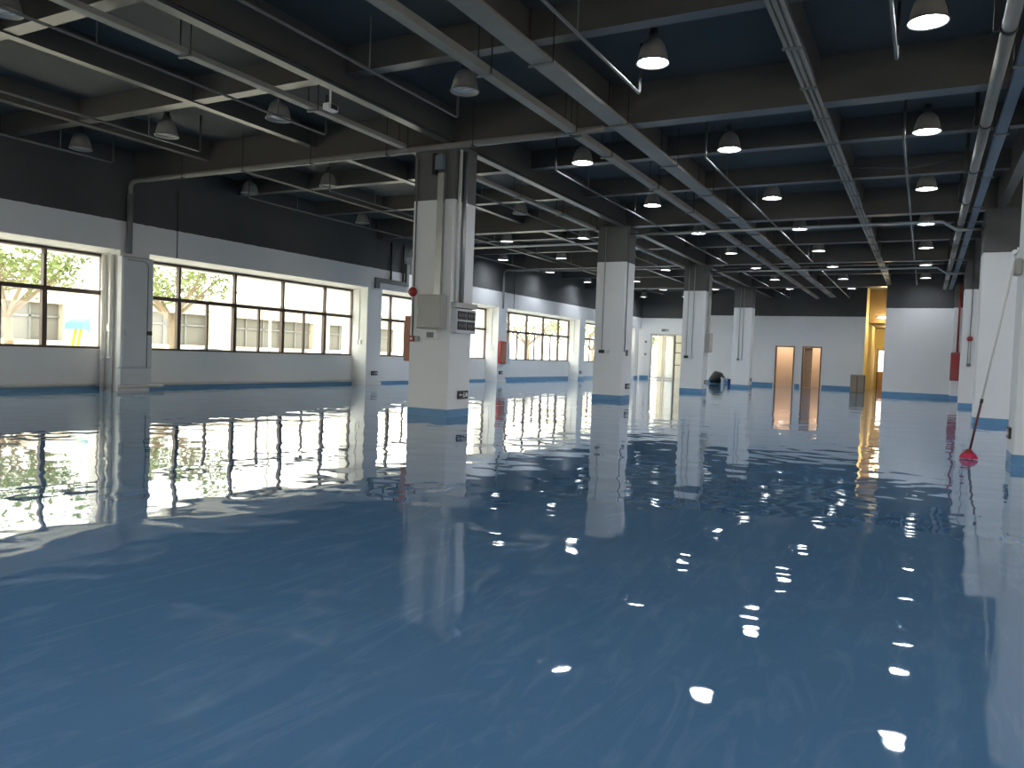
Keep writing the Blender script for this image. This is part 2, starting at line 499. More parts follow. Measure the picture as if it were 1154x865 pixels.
# two warm rooms behind the far doors
for n, (a, b) in enumerate((D1, D2)):
    d = struct('door_%d' % (n+2), ((a+b)/2, YFM, 0))
    f = MB()
    f.box(a, a+.06, YFM-.03, YFM+.17, 0, DH).box(b-.06, b, YFM-.03, YFM+.17, 0, DH).box(a+.06, b-.06, YFM-.03, YFM+.17, DH-.06, DH)
    f.build('door_frame', 'doorframe', d)
    if n == 1:
        lf = MB(); lf.box(a+.07, a+.47, YFM+.17, YFM+.21, .01, DH-.07)
        lo = lf.build('door_leaf', 'wood', d)
        tube([(a+.40, YFM+.14, 1.0), (a+.40, YFM+.17, 1.0)], .02).build('handle', 'galv', lo)
rm = struct('wall_room', (-5.8, 45, 0))
box(-7.6, -4.0, 44.6, 44.7, 0, 2.7).build('back_panel', 'peach', rm)
box(-7.6, -7.5, YFM+.15, 44.6, 0, 2.7).build('side_panel', 'peach', rm)
box(-4.0, -3.9, YFM+.15, 44.7, 0, 2.7).build('side_panel', 'peach', rm)
box(-5.85, -5.8, YFM+.3, 44.6, 0, 2.7).build('partition', 'peach', rm)
box(-7.6, -3.9, YFM+.15, 44.7, 2.7, 2.8).build('room_ceiling', 'peach', rm)
def point(name, loc, power, col, r=.1):
    l = bpy.data.lights.new(name, 'POINT'); l.energy = power; l.color = col; l.shadow_soft_size = r
    o = bpy.data.objects.new(name, l); COL.objects.link(o); o.location = loc
    return o
point('room_light', (-6.7, 43.6, 2.45), 24, (1, .86, .70), .35)
point('room_light', (-4.9, 43.6, 2.45), 24, (1, .86, .70), .35)

# yellow corridor seen through the gap
cr = struct('wall_corridor', (-2.1, 48, 0))
box(CX0-.15, CX0, YFM+.15, 52, 0, SLAB).build('side_panel', 'yellow', cr)
box(CX1+.6, CX1+.75, YFM, 52, 0, SLAB).build('side_panel', 'yellow', cr)
box(CX0, CX1+.6, 52, 52.1, 0, SLAB).build('end_panel', 'yellow', cr)
box(CX0, CX1+.6, YFM+2.1, 52, 3.55, 3.65).build('corridor_ceiling', 'brownceil', cr)
box(CX0, CX1+.6, YFM+2.0, YFM+2.1, 3.5, SLAB).build('bulkhead', 'brownceil', cr)
dd = struct('door_4', (-1.6, 52, 0))
f = MB(); f.box(-2.58, -2.51, 51.93, 52, 0, 2.3).box(-2.51, -1.6, 51.93, 52, 2.23, 2.3)
f.build('door_frame', 'doorframe', dd)
box(-2.51, -1.6, 51.96, 52, 0, .95).build('door_leaf', 'wood', dd)
MW = emis('lit_window_white', (1, .98, .93), 1.6); M['litwin'] = MW
box(-2.51, -1.6, 51.96, 52, .95, 2.23).build('pane', 'litwin', dd)
ct = thing('tube_light', (-2.05, 44.4, 3.7), 'bright tube light on the brown bulkhead of the yellow corridor', 'lamp')
box(-2.30, -1.75, 44.44, 44.5, 3.74, 3.80).build('fitting', 'signwhite', ct)
M['tube'] = emis('tube_glow', (1, .86, .62), 20)
tube([(-2.28, 44.41, 3.77), (-1.77, 44.41, 3.77)], .028).build('lamp_tube', 'tube', ct)
point('corridor_light', (-2.0, 43.9, 3.6), 55, (1, .78, .38))
point('corridor_light', (-2.0, 49.5, 3.3), 40, (1, .78, .38))

# ------------------------------------------------------------------ columns
ORD = ['first', 'second', 'third', 'fourth', 'fifth', 'sixth', 'seventh', 'eighth', 'ninth', 'tenth', 'eleventh']
CW = .71
def column(x0, x1, y, label):
    t = thing('concrete_column', ((x0+x1)/2, y+CW/2, 0), label, 'column', 'square columns standing in the hall')
    c = .012
    def pr(a, z0, z1):
        X0, X1, Ya, Yb = x0-a, x1+a, y-a, y+CW+a
        return MB().prism([(X0+c,Ya),(X1-c,Ya),(X1,Ya+c),(X1,Yb-c),(X1-c,Yb),(X0+c,Yb),(X0,Yb-c),(X0,Ya+c)], 'z', z0, z1)
    pr(0, BASE_H, PAINT_Z).build('shaft', 'white', t)
    pr(0, PAINT_Z, GZ).build('painted_top', 'dark', t)
    pr(.006, 0, BASE_H).build('base_band', 'blue', t)
    return t
pl = ['nearest square white column, with dark painted top, a grey switch box and a socket panel',
      'second square column of the left row, half dark above, past the socket panel column',
      'third square column of the left row, with a grey cabinet on its right side',
      'fourth square column of the left row, the last one before the far white wall']
for i in range(4): column(XL0, XL1, Y0+BAY*i, pl[i])
pr_ = ['white column cut by the right picture edge, the long mop pole leaning on it',
       'second column of the right row, broad grey white face beside the mop pole',
       'third column of the right row, narrow, with a red alarm bell on it',
       'farthest column of the right row, behind the red fire cabinet']
for i in range(3): column(XR0, XR1, Y0+BAY*i, pr_[i])
column(XR0-.05, XR1, YFR-CW+.35, pr_[3])

# ------------------------------------------------------------------ pendant lamps
def lamp_proto(lit):
    t = thing('bell_lamp', (0, 0, 0), 'x', 'lamp')
    prof = [(.208,0),(.212,.012),(.196,.02),(.188,.06),(.172,.14),(.145,.22),(.105,.275),(.07,.30)]
    inner = [(.066,.296),(.1,.268),(.138,.215),(.164,.138),(.18,.06),(.19,.015)]
    MB().lathe(prof+inner, n=24, close=True).build('shade', 'shade', t, smooth=True)
    MB().lathe([(.06,.288),(.07,.292),(.07,.36),(.05,.37),(.05,.43)], n=14).build('neck', 'neck', t, smooth=True)
    MB().lathe([(.185,.050),(.185,.056),(.165,.115),(.158,.112),(.178,.053)], n=24, close=True).build('reflector_ring', 'reflector', t, smooth=True)
    MB().lathe([(.168,.068),(.15,.052),(.08,.042),(.01,.040),(.01,.060),(.10,.070)], n=24).build('bulb_glass', 'lit' if lit else 'unlit', t, smooth=True)
    return t
def place_copy(root, loc, label, group):
    r = root.copy(); COL.objects.link(r); r.location = loc; r['label'] = label; r['group'] = group
    for ch in list(root.children):
        c = ch.copy(); COL.objects.link(c); c.parent = r
        c.matrix_parent_inverse = Matrix.Identity(4)
    return r
protos = {True: lamp_proto(True), False: lamp_proto(False)}
LX = [-.155, -3.19, -5.95, -9.52, -12.25, -14.75]
ROW = ['rightmost lamp row', 'second lamp row from the right', 'third lamp row from the right', 'fourth lamp row from the right', 'fifth lamp row from the right', 'lamp row along the window wall']
LZ = 4.80
for i, x in enumerate(LX):
    k = 0
    for n in range(10):
        y = 5.12+4.285*n
        if x > -1.56 and y > YFR-.5: continue
        if y > YFM-.5 and x > -10.7: continue
        if not in_view((x, y, LZ), 18): continue
        lit = True
        if x < -8 and y < 20: lit = False
        if i == 2 and y < 12: lit = False
        place_copy(protos[lit], (x, y, LZ), '%s bell lamp, %s from the camera in the %s' % ('lit' if lit else 'unlit grey', ORD[k], ROW[i]), 'bell lamps hanging from the ceiling')
        if lit and i == 5:
            ld = bpy.data.lights.new('lamp_beam', 'SPOT'); ld.energy = 55; ld.spot_size = math.radians(122); ld.spot_blend = 0.5
            ld.color = (0.86, 0.92, 1.0); ld.shadow_soft_size = .05
            lo_ = bpy.data.objects.new('lamp_beam', ld); COL.objects.link(lo_); lo_.location = (x, y, LZ+.03)
        k += 1
# unseen lamps added behind the photographer and to the right to light the floor
for i, x in enumerate([-9.52, -5.95, -3.19, -.155, 3.4, 6.4]):
    for j, y in enumerate([-7.74, -3.45, .835, 5.12, 9.405, 13.69, 17.975, 22.26]):
        if y > 4 and x < 3: continue
        place_copy(protos[True], (x, y, LZ), 'added lit bell lamp, unseen %s the picture, %s in its row, %s row' % ('right of' if x > 3 else 'behind', ORD[j], ORD[i]), 'bell lamps hanging from the ceiling')
for p in protos.values():
    for ch in list(p.children): bpy.data.objects.remove(ch)
    bpy.data.objects.remove(p)

# ------------------------------------------------------------------ conduit runs along the hall
CZ = 4.58
def conduit_run(x, a, b, label, up_a=True, up_b=True):
    pts = []
    if up_a: pts.append((x, a, SLAB-.01))
    pts += [(x, a, CZ+.03), (x, a+.03, CZ), (x, b-.03, CZ), (x, b, CZ+.03)] if up_a and up_b else ([(x, a, CZ), (x, b-.03, CZ), (x, b, CZ+.03)] if up_b else [(x, a, CZ+.03), (x, a+.03, CZ), (x, b, CZ)])
    if up_b: pts.append((x, b, SLAB-.01))
    t = thing('conduit_run', (x, (a+b)/2, CZ), label, 'conduit', 'thin steel conduits hung along the hall')
    tube(pts, .019, 8).build('pipe', 'conduit', t, smooth=True)
    y = a+1.6
    gy = [g for g in girders]
    while y < b-.3:
        zt = SLAB-.003
        for g in girders:
            if abs(y-g) < .16: y += .4
        tube([(x, y, CZ+.01), (x, y, zt)], .009, 6).build('hanger_rod', 'greypaint', t)
        y += 2.9
rows = [(-.455, 'rightmost conduit row'), (-3.47, 'second conduit row from the right'), (-6.28, 'third conduit row from the right'), (-8.82, 'fourth conduit row from the right'), (-11.78, 'fifth conduit row from the right'), (-14.25, 'conduit row beside the window wall')]
for x, nm in rows:
    ya = 3.2 if x > -7 else 4.2
    if in_view((x, 9.6, CZ), 0): conduit_run(x, ya, 9.75, 'thin grey conduit nearest the camera in the %s' % nm, False, True)
    conduit_run(x, 13.2, 27.5, 'long thin conduit in the middle of the %s' % nm)
    if x > -7: conduit_run(x, 29.8, 35.6 if x > -1 else 41.8, 'far thin conduit at the end of the %s' % nm)

# ------------------------------------------------------------------ cable trays
def tray(name, x0, x1, z0, z1, a, b, label, m='trayp', step=2.6, first=None, rods=True):
    t = thing(name, ((x0+x1)/2, (a+b)/2, z0), label, 'cable tray')
    y = a
    ys = [a]
    yy = first if first else a+step
    while yy < b: ys.append(yy); yy += step
    ys.append(b)
    for p, q in zip(ys[:-1], ys[1:]):
        MB().bevbox(x0, x1, p+.006, q-.006, z0, z1, .006).build('tray_section', m, t)
    for y in ys[1:-1]:
        box(x0-.03, x1+.03, y-.02, y+.02, z0-.022, z0-.002).build('bracket', 'greypaint', t)
        if rods:
            for x in (x0-.022, x1+.022):
                zt = SLAB-.003
                tube([(x, y, z0-.02), (x, y, zt)], .008, 6).build('hanger_rod', 'clamp', t)
    return t
tray('cable_tray', -4.985, -4.835, 4.50, 4.60, 3, 10.85, 'near narrow grey cable tray hung on rods left of the wide tray', first=8.2)
tray('cable_tray', -4.985, -4.835, 4.50, 4.60, 11.05, 41.5, 'far narrow grey cable tray past the nearest column, left of the wide tray', first=12.3)
tray('cable_tray', -4.33, -4.06, 4.565, 4.622, 3, 41.5, 'wide flat grey cable tray under the long beam right of the narrow tray', first=8.3)
tray('cable_tray', -8.10, -7.96, 4.55, 4.62, 3, 10.85, 'slim pale cable tray near the camera, left of the main girder', first=6.4, step=2.2)
tray('cable_tray', -8.10, -7.96, 4.55, 4.62, 11.05, 41.5, 'slim pale cable tray running on behind the nearest column', first=12.8, step=2.2)
# bundled conduits below the long beam over the middle of the right bay
cb = thing('conduit_bundle', (-1.44, 20, 4.6), 'bundle of three conduits clamped along the beam over the right half', 'conduit')
for x in (-1.52, -1.455, -1.39):
    tube([(x, 3.5, 4.60), (x, 35.5, 4.60)], .024, 10).build('pipe', 'trayp', cb, smooth=True)
y = 4.9
while y < 35:
    if min(abs(y-g) for g in girders) > .2:
        box(-1.56, -1.35, y-.02, y+.02, 4.555, 4.574).build('clamp', 'greypaint', cb)
        tube([(-1.55, y, 4.57), (-1.55, y, SZ-.002)], .008, 6).build('hanger_rod', 'greypaint', cb)
    y += 1.35
# big round pipe and blue tray near the right columns
dp = thing('drain_pipe', (.556, 20, 4.38), 'thick round grey pipe running along the ceiling beside the right columns', 'pipe')
ys = [3.5, 8.9, 12.2, 14.9, 17.6, 20.2, 23.2, 26.0, 29.0, 32.0, 35.6]
for p, q in zip(ys[:-1], ys[1:]):
    tube([(.556, p+.01, 4.45), (.556, q-.01, 4.45)], .07, 16).build('pipe_section', 'trayp', dp, smooth=True)
for y in ys[1:-1]:
    tube([(.556, y-.03, 4.45), (.556, y+.03, 4.45)], .08, 16).build('clamp', 'clamp', dp, smooth=True)
    box(.42, .47, y-.02, y+.02, 4.42, SLAB-.003 if min(abs(y-g) for g in girders) > .16 else GZ-.003).build('strap', 'clamp', dp)
tray('cable_tray', .70, .83, 4.40, 4.48, 3.5, 35.8, 'blue grey cable tray between the thick pipe and the right columns', m='pipeblue', first=9.9, step=2.7)

# thin conduit along the lower edge of the main girder
tube([(-7.177, 3, 4.655), (-7.177, 42, 4.655)], .022, 8).build('edge_conduit', 'clamp', ceil, smooth=True)

# cross pipes
def arc(c, p0, p1, n=6):
    c, p0, p1 = Vector(c), Vector(p0), Vector(p1)
    return [c + (p0-c)*math.cos(math.pi/2*i/n) + (p1-c)*math.sin(math.pi/2*i/n) for i in range(n+1)]
def cross_pipe(y, xa, xb, z, label, drop=True, r=.05, m='trayp'):
    t = thing('water_pipe', ((xa+xb)/2, y, z), label, 'pipe')
    pts = []
    if drop:
        xd = XF+.09
        pts = [(xd, y, 3.02), (xd, y, z-.16)] + arc((xd+.15, y, z-.15), (xd, y, z-.15), (xd+.15, y, z)) + [(xb, y, z)]
        tube([(xd, y, 3.0), (xd, y, 4.28)], r+.012, 12).build('sleeve', 'greypaint', t, smooth=True)
    else:
        pts = [(xa, y, z), (xb, y, z)]
    tube(pts, r, 12).build('pipe', m, t, smooth=True)
    x = -13.7
    while x < xb-.2:
        if x > xa:
            box(x-.02, x+.02, y-.065, y+.065, z-.07, z-.052).build('clamp', 'clamp', t)
            tube([(x, y-.06, z-.06), (x, y-.06, SLAB-.003)], .007, 6).build('hanger_rod', 'clamp', t)
        x += 1.75
    return t
cross_pipe(10.95, XF, -4.45, 4.555, 'grey pipe along the cross beam, elbowing down the window wall left of the nearest column')
cross_pipe(27.86, XF, -8.9, 4.545, 'far grey pipe elbowing down the window wall by the red hose cabinet', r=.032, m='greypaint')
mp_ = thing('water_pipe', (-3, 20.1, 4.5), 'bent pipe crossing the ceiling to the second right column', 'pipe')
tube([(-7.09, 19.75, 4.44), (.1, 19.75, 4.44), (.19, 19.75, 4.43), (.46, 19.75, 4.245), (.52, 19.75, 4.235), (.98, 19.75, 4.235)], .032, 10).build('pipe', 'galv', mp_, smooth=True)
for x in (-6.6, -5.5, -2.4, -.9):
    tube([(x, 19.75, 4.47), (x, 19.75, GZ-.003)], .007, 6).build('hanger_rod', 'greypaint', mp_)
mp2 = thing('water_pipe', (-3, 28.7, 4.45), 'farther bent pipe crossing the ceiling to the third right column', 'pipe')
tube([(-7.09, 28.35, 4.42), (.19, 28.35, 4.42), (.48, 28.35, 4.22), (.98, 28.35, 4.22)], .032, 10).build('pipe', 'galv', mp2, smooth=True)
for x in (-6.4, -3.0, -.6):
    tube([(x, 28.35, 4.45), (x, 28.35, SLAB-.003)], .007, 6).build('hanger_rod', 'greypaint', mp2)
sp = thing('water_pipe', (-10, 21.4, 4.5), 'pale sprinkler pipe crossing the left bay behind the nearest column', 'pipe')
tube([(-14.4, 21.4, 4.5), (-8.15, 21.4, 4.5)], .035, 10).build('pipe', 'pvc', sp, smooth=True)
for x in (-13.6, -12.0, -10.0, -8.9):
    tube([(x, 21.4, 4.53), (x, 21.4, SLAB-.003)], .007, 6).build('hanger_rod', 'greypaint', sp)

# sagging cable
pts = []
for i in range(13):
    t = i/12; pts.append((-1.35+1.75*t, 14.75, 4.62-.10*math.sin(math.pi*t)))
tag(tube(pts, .012, 6).build('sagging_cable', 'clamp', smooth=True), 'thin black cable sagging between the conduit bundle and the thick pipe', 'cable')

# little camera hanging under the girder
cc = thing('security_camera', (-7.35, 8.5, 4.4), 'small white camera hanging below the main girder in front of the nearest column', 'camera')
tube([(-7.35, 8.2, 4.63), (-7.35, 8.2, 4.43)], .012, 8).build('stem', 'signwhite', cc)
MB().bevbox(-7.40, -7.28, 8.10, 8.30, 4.34, 4.43, .012).build('body', 'signwhite', cc)
box(-7.28, -7.265, 8.14, 8.26, 4.355, 4.415).build('lens_hood', 'black', cc)

# ------------------------------------------------------------------ fittings on the nearest column
yf = Y0
t = thing('switch_box', (-7.40, yf, 1.5), 'grey steel switch box on the front of the nearest column', 'electrical box')
MB().bevbox(-7.66, -7.17, yf-.19, yf-.001, 1.50, 2.07, .008).build('body', 'boxgrey', t)
dr = MB().bevbox(-7.645, -7.185, yf-.203, yf-.19, 1.515, 2.055, .005).build('door', 'boxgrey', t)
MB().bevbox(-7.62, -7.60, yf-.225, yf-.203, 1.73, 1.83, .004).build('latch', 'galv', dr)
t = thing('meter_box', (-7.4, yf, 1.33), 'small cream box with a grey window below the switch box', 'electrical box')
MB().bevbox(-7.53, -7.30, yf-.10, yf-.001, 1.31, 1.475, .006).build('body', 'pvc', t)
box(-7.50, -7.36, yf-.106, yf-.10, 1.35, 1.44).build('viewing_window', 'greypaint', t)
t = thing('cable_trunking', (-7.33, yf, 2.07), 'galvanised trunking running up from the switch box to the ceiling', 'trunking')
box(-7.40, -7.28, yf-.07, yf-.001, 2.072, 4.12).build('duct', 'galv', t)
box(-7.405, -7.275, yf-.08, yf-.07, 2.072, 2.6).build('cover', 'galv', t)
tag(MB().bevbox(-7.43, -7.29, yf-.13, yf-.001, 4.17, 4.42, .01).build('junction_box', 'pipeblue'), 'pale blue box high on the front of the nearest column', 'electrical box')
tag(box(-7.50, -7.44, yf-.10, yf-.001, 4.10, 4.45).build('cable_drop', 'black'), 'black cable block hanging beside the pale blue box on the nearest column', 'cable')
t = thing('alarm_bell', (-7.88, yf, 2.1), 'round red alarm bell on the nearest column above a call point', 'alarm')
tube([(-7.86, yf-.001, 2.13), (-7.86, yf-.03, 2.13)], .05, 14).build('mount', 'pvc', t, smooth=True)
tube([(-7.86, yf-.03, 2.13), (-7.86, yf-.05, 2.13), (-7.86, yf-.085, 2.13), (-7.86, yf-.10, 2.13)], [.085, .085, .065, .02], 18).build('gong', 'red', t, smooth=True)
t = thing('call_point', (-7.86, yf, 1.3), 'small red call point with white face low on the nearest column edge', 'alarm')
MB().bevbox(-7.90, -7.80, yf-.05, yf-.001, 1.275, 1.375, .005).build('body', 'red', t)
box(-7.875, -7.835, yf-.056, yf-.05, 1.305, 1.345).build('press_plate', 'signwhite', t)
MB().bevbox(-7.79, -7.72, yf-.045, yf-.001, 1.28, 1.37, .005).build('side_box', 'boxgrey', t)
tag(tube([(-7.845, yf-.03, 1.378), (-7.845, yf-.03, 2.04)], .011, 8).build('conduit', 'black', smooth=True), 'thin dark conduit between alarm bell and call point on the nearest column', 'conduit')
tag(tube([(-7.845, yf-.03, 2.225), (-7.845, yf-.03, 4.5)], .014, 8).build('conduit', 'greypaint', smooth=True), 'thin conduit rising from the alarm bell along the nearest column edge', 'conduit')
xs = XL1
t = thing('socket_panel', (xs, 11.45, 1.47), 'pale panel with four black socket blocks on the right side of the nearest column', 'socket panel')
MB().bevbox(xs+.001, xs+.10, 11.07, 11.71, 1.44, 1.86, .008).build('body', 'boxwhite', t)
for i in range(2):
    for j in range(2):
        sk = MB().bevbox(xs+.10, xs+.118, 11.10+.30*i, 11.37+.30*i, 1.50+.175*j, 1.645+.175*j, .005).build('socket', 'black', t)
        for k in range(3):
            box(xs+.118, xs+.121, 11.125+.30*i+.085*k, 11.165+.30*i+.085*k, 1.55+.175*j, 1.60+.175*j).build('outlet', 'greypaint', sk)
MB().bevbox(xs+.001, xs+.12, 11.04, 11.72, 1.87, 1.96, .006).build('top_duct', 'galv', t)
tag(tube([(xs+.04, 11.30, 1.962), (xs+.04, 11.30, 4.52)], .038, 12).build('conduit_riser', 'galv', smooth=True), 'shiny steel riser above the socket panel on the nearest column', 'conduit')
tag(tube([(xs+.035, 11.14, 1.962), (xs+.035, 11.14, 4.52)], .033, 12).build('pipe_riser', 'pvc', smooth=True), 'white plastic riser beside the steel riser on the nearest column', 'pipe')

def evac_sign(face, x, y, z, label, w=.32, h=.14):
    """low evacuation sign: dark plate with white running figure and arrow; face '+x' or '-y'"""
    t = thing('evacuation_sign', (x, y, z), label, 'sign')
    def B(a0, a1, d0, d1, z0, z1):
        if face == '+x': return (x+d0, x+d1, y+a0, y+a1, z+z0, z+z1)
        if face == '-x': return (x-d1, x-d0, y+a0, y+a1, z+z0, z+z1)
        return (x+a0, x+a1, y-d1, y-d0, z+z0, z+z1)
    MB().bevbox(*B(-w/2, w/2, .001, .03, 0, h), .004).build('plate', 'black', t)
    m = MB()
    m.box(*B(-w*.36, -w*.12, .030, .033, h*.45, h*.56)); m.box(*B(-w*.40, -w*.33, .030, .033, h*.38, h*.63))
    m.build('arrow', 'signwhite', t)
    m = MB(); m.box(*B(w*.02, w*.08, .030, .033, h*.66, h*.82)); m.box(*B(w*.0, w*.07, .030, .033, h*.36, h*.63)); m.box(*B(-w*.05, w*.0, .030, .033, h*.18, h*.38)); m.box(*B(w*.06, w*.13, .030, .033, h*.2, h*.4))
    m.build('running_figure', 'signwhite', t)
    box(*B(w*.2, w*.4, .030, .033, h*.25, h*.75)).build('doorway_mark', 'signwhite', t)
    return t
evac_sign('+x', XL1, 11.49, .31, 'low black evacuation sign near the foot of the nearest column')
evac_sign('+x', XL1, 11.49+BAY, .31, 'low black evacuation sign at the foot of the second left row column')
evac_sign('+x', XL1, 11.49+2*BAY, .31, 'low black evacuation sign at the foot of the third left row column')
evac_sign('+x', XL1, 11.49+3*BAY, .31, 'low black evacuation sign at the foot of the fourth left row column')
evac_sign('-x', XR0, 11.44, .30, 'grey evacuation sign on the column at the right picture edge')
evac_sign('+x', XF, PIL[4]+.42, .30, 'low black sign on the pilaster right of the wide left window', .30, .13)
evac_sign('+x', XF, PIL[5]+.30, .30, 'low black sign under the red hose cabinet on the window wall', .30, .13)
evac_sign('+x', XF, PIL[6]+.30, .30, 'low dark sign on the far pilaster of the window wall', .26, .13)

# fittings on the other left row columns
def conduit_box(x, y, z, z1, label, m='greypaint', w=.11):
    t = thing('switch_plate', (x, y, z), label, 'switch')
    MB().bevbox(x-w/2, x+w/2, y-.04, y-.001, z, z+.09, .004).build('plate', m, t)
    tube([(x, y-.018, z+.09), (x, y-.018, z1)], .012, 8).build('conduit', 'boxgrey', t, smooth=True)
y2, y3, y4 = Y0+BAY, Y0+2*BAY, Y0+3*BAY
conduit_box(-7.69, y2, 1.25, 4.6, 'dark switch plate under a thin conduit on the second left row column', 'black', .16)
tag(MB().bevbox(-7.56, -7.47, y2-.035, y2-.001, 1.25, 1.34, .004).build('wall_socket', 'boxwhite'), 'pale socket plate beside the dark switch on the second left row column', 'socket')
t = thing('switch_plate', (XL1, y2+.25, 1.2), 'small grey switch under a conduit on the right side of the second left row column', 'switch')
MB().bevbox(XL1+.001, XL1+.04, y2+.25, y2+.36, 1.20, 1.36, .004).build('plate', 'greypaint', t)
tube([(XL1+.018, y2+.12, 1.3), (XL1+.018, y2+.12, 4.6)], .014, 8).build('conduit', 'greypaint', t, smooth=True)
conduit_box(-7.73, y3, 1.24, 4.6, 'dark switch plate on the third left row column', 'black', .16)
conduit_box(-7.53, y3, 1.22, 4.6, 'pale switch plate on the third left row column', 'boxwhite', .14)
conduit_box(-7.63, y4, 1.26, 4.6, 'left switch plate on the fourth left row column', 'greypaint', .12)
conduit_box(-7.47, y4, 1.26, 4.6, 'right switch plate on the fourth left row column', 'boxwhite', .12)
t = thing('switch_box', (XL1, y3+.3, 1.5), 'tall grey cabinet on the right side of the third left row column', 'electrical box')
MB().bevbox(XL1+.001, XL1+.17, y3+.12, y3+.60, 1.47, 2.20, .008).build('body', 'boxgrey', t)
MB().bevbox(XL1+.17, XL1+.182, y3+.135, y3+.585, 1.485, 2.185, .004).build('door', 'boxgrey', t)
box(XL1+.03, XL1+.11, y3+.28, y3+.40, 2.20, 4.3).build('duct', 'galv', t)

# ------------------------------------------------------------------ right columns: alarm, fire cabinet, mop, bracket light
yr = Y0+2*BAY
t = thing('alarm_bell', (1.2, yr, 2.1), 'round red alarm bell on the third right row column', 'alarm')
tube([(1.2, yr-.001, 2.15), (1.2, yr-.03, 2.15)], .05, 14).build('mount', 'pvc', t, smooth=True)
tube([(1.2, yr-.03, 2.15), (1.2, yr-.05, 2.15), (1.2, yr-.085, 2.15), (1.2, yr-.10, 2.15)], [.085, .085, .065, .02], 18).build('gong', 'red', t, smooth=True)
tube([(1.2, yr-.02, 2.2), (1.2, yr-.02, 4.6)], .012, 6).build('conduit', 'greypaint', t, smooth=True)
t = thing('call_point', (1.2, yr, 1.3), 'small dark call point under the bell on the third right row column', 'alarm')
MB().bevbox(1.14, 1.26, yr-.045, yr-.001, 1.29, 1.38, .005).build('body', 'greypaint', t)
for x in (1.165, 1.23):
    tube([(x, yr-.02, 1.38), (x, yr-.02, 2.05)], .010, 6).build('conduit', 'greypaint', t, smooth=True)
t = thing('emergency_light', (1.36, yr, 2.9), 'small white twin emergency light high on the third right row column', 'lamp')
MB().bevbox(1.30, 1.44, yr-.07, yr-.001, 2.86, 3.0, .008).build('body', 'signwhite', t)
for x in (1.31, 1.42):
    tube([(x, yr-.06, 3.03), (x, yr-.13, 3.02)], [.03, .045], 12).build('lamp_head', 'signwhite', t, smooth=True)
yq = YFR-CW+.35
t = thing('fire_cabinet', (1.08, yq, .75), 'dark red fire hose cabinet with red pipe at the end of the right column row', 'fire cabinet')
MB().bevbox(.90, 1.30, yq-.22, yq-.001, .75, 1.88, .01).build('body', 'firered', t)
dr = MB().bevbox(.915, 1.285, yq-.235, yq-.22, .77, 1.86, .006).build('door', 'firered', t)
box(.94, 1.26, yq-.238, yq-.235, 1.25, 1.75).build('door_panel', 'red', dr)
tube([(1.12, yq-.08, 1.88), (1.12, yq-.08, 4.6)], .04, 12).build('riser_pipe', 'firered', t, smooth=True)
t = thing('emergency_light', (.94, 11.2, 2.4), 'white lamp bracket high on the column at the right picture edge', 'lamp')
MB().bevbox(.90, .982, 11.12, 11.30, 2.30, 2.50, .012).build('body', 'boxgrey', t)
tube([(.92, 11.2, 2.50), (.90, 11.18, 2.58)], .02, 10).build('arm', 'signwhite', t)
tube([(.915, 11.18, 2.56), (.885, 11.14, 2.58)], [.02, .032], 14).build('lamp_head', 'signwhite', t, smooth=True)

b0, b1 = Vector((.55, 11.4, .06)), Vector((.955, 11.49, 2.68))
t = thing('long_mop', (.55, 11.4, 0), 'long handled mop with red head leaning on the right column', 'mop')
jn = b0 + (b1-b0)*.26
tube([b0, jn], .015, 10).build('lower_handle', 'darkred', t, smooth=True)
tube([jn - (b1-b0)*.008, jn + (b1-b0)*.012], .019, 10).build('grip_joint', 'black', t, smooth=True)
tube([jn, b1], .013, 10).build('upper_handle', 'pvc', t, smooth=True)
MB().lathe([(.02, .05), (.06, .055), (.07, .075), (.05, .095), (.025, .13), (.018, .13)], c=(.55, 11.4, 0), n=20).build('head_plate', 'red', t, smooth=True)
m = MB()
for i in range(46):
    a = 2*math.pi*i/46 + random.uniform(-.1, .1); r = random.uniform(.06, .105)
    m.tube([(.55+.04*math.cos(a), 11.4+.04*math.sin(a), .07), (.55+.065*math.cos(a), 11.4+.065*math.sin(a), .07), (.55+r*math.cos(a), 11.4+r*math.sin(a), .012)], [.012, .013, .010], 5)
m.build('mop_strands', 'pinkred', t, kind='stuff')

# ------------------------------------------------------------------ left wall fittings
p = PIL[3]
t = thing('tall_cabinet', (XF, p+.4, 0), 'tall pale grey cabinet boxing in the pilaster between the two near windows', 'cabinet')
MB().bevbox(XF+.001, XF+.12, p-.03, p+PW+.03, .50, 2.94, .02).build('body', 'boxwhite', t)
dr = MB().bevbox(XF+.12, XF+.135, p, p+.55, .54, 2.90, .006).build('door', 'boxwhite', t)
MB().bevbox(XF+.135, XF+.15, p+.02, p+.05, 1.2, 1.35, .004).build('handle', 'galv', dr)
MB().bevbox(XF+.12, XF+.15, p+.59, p+.72, 1.24, 1.33, .006).build('black_latch', 'black', t)
pts = [(XF+.13, p+.1, 2.86), (XF+.13, p+.48, 2.86)] + arc((XF+.13, p+.48, 2.74), (XF+.13, p+.48, 2.86), (XF+.13, p+.60, 2.74)) + [(XF+.13, p+.60, .52)]
tube(pts, .009, 8).build('trim_pipe', 'greypaint', t, smooth=True)
MB().bevbox(XF+.001, XF+.11, p-.02, p+PW+.02, .14, .49, .01).build('lower_panel', 'boxwhite', t)
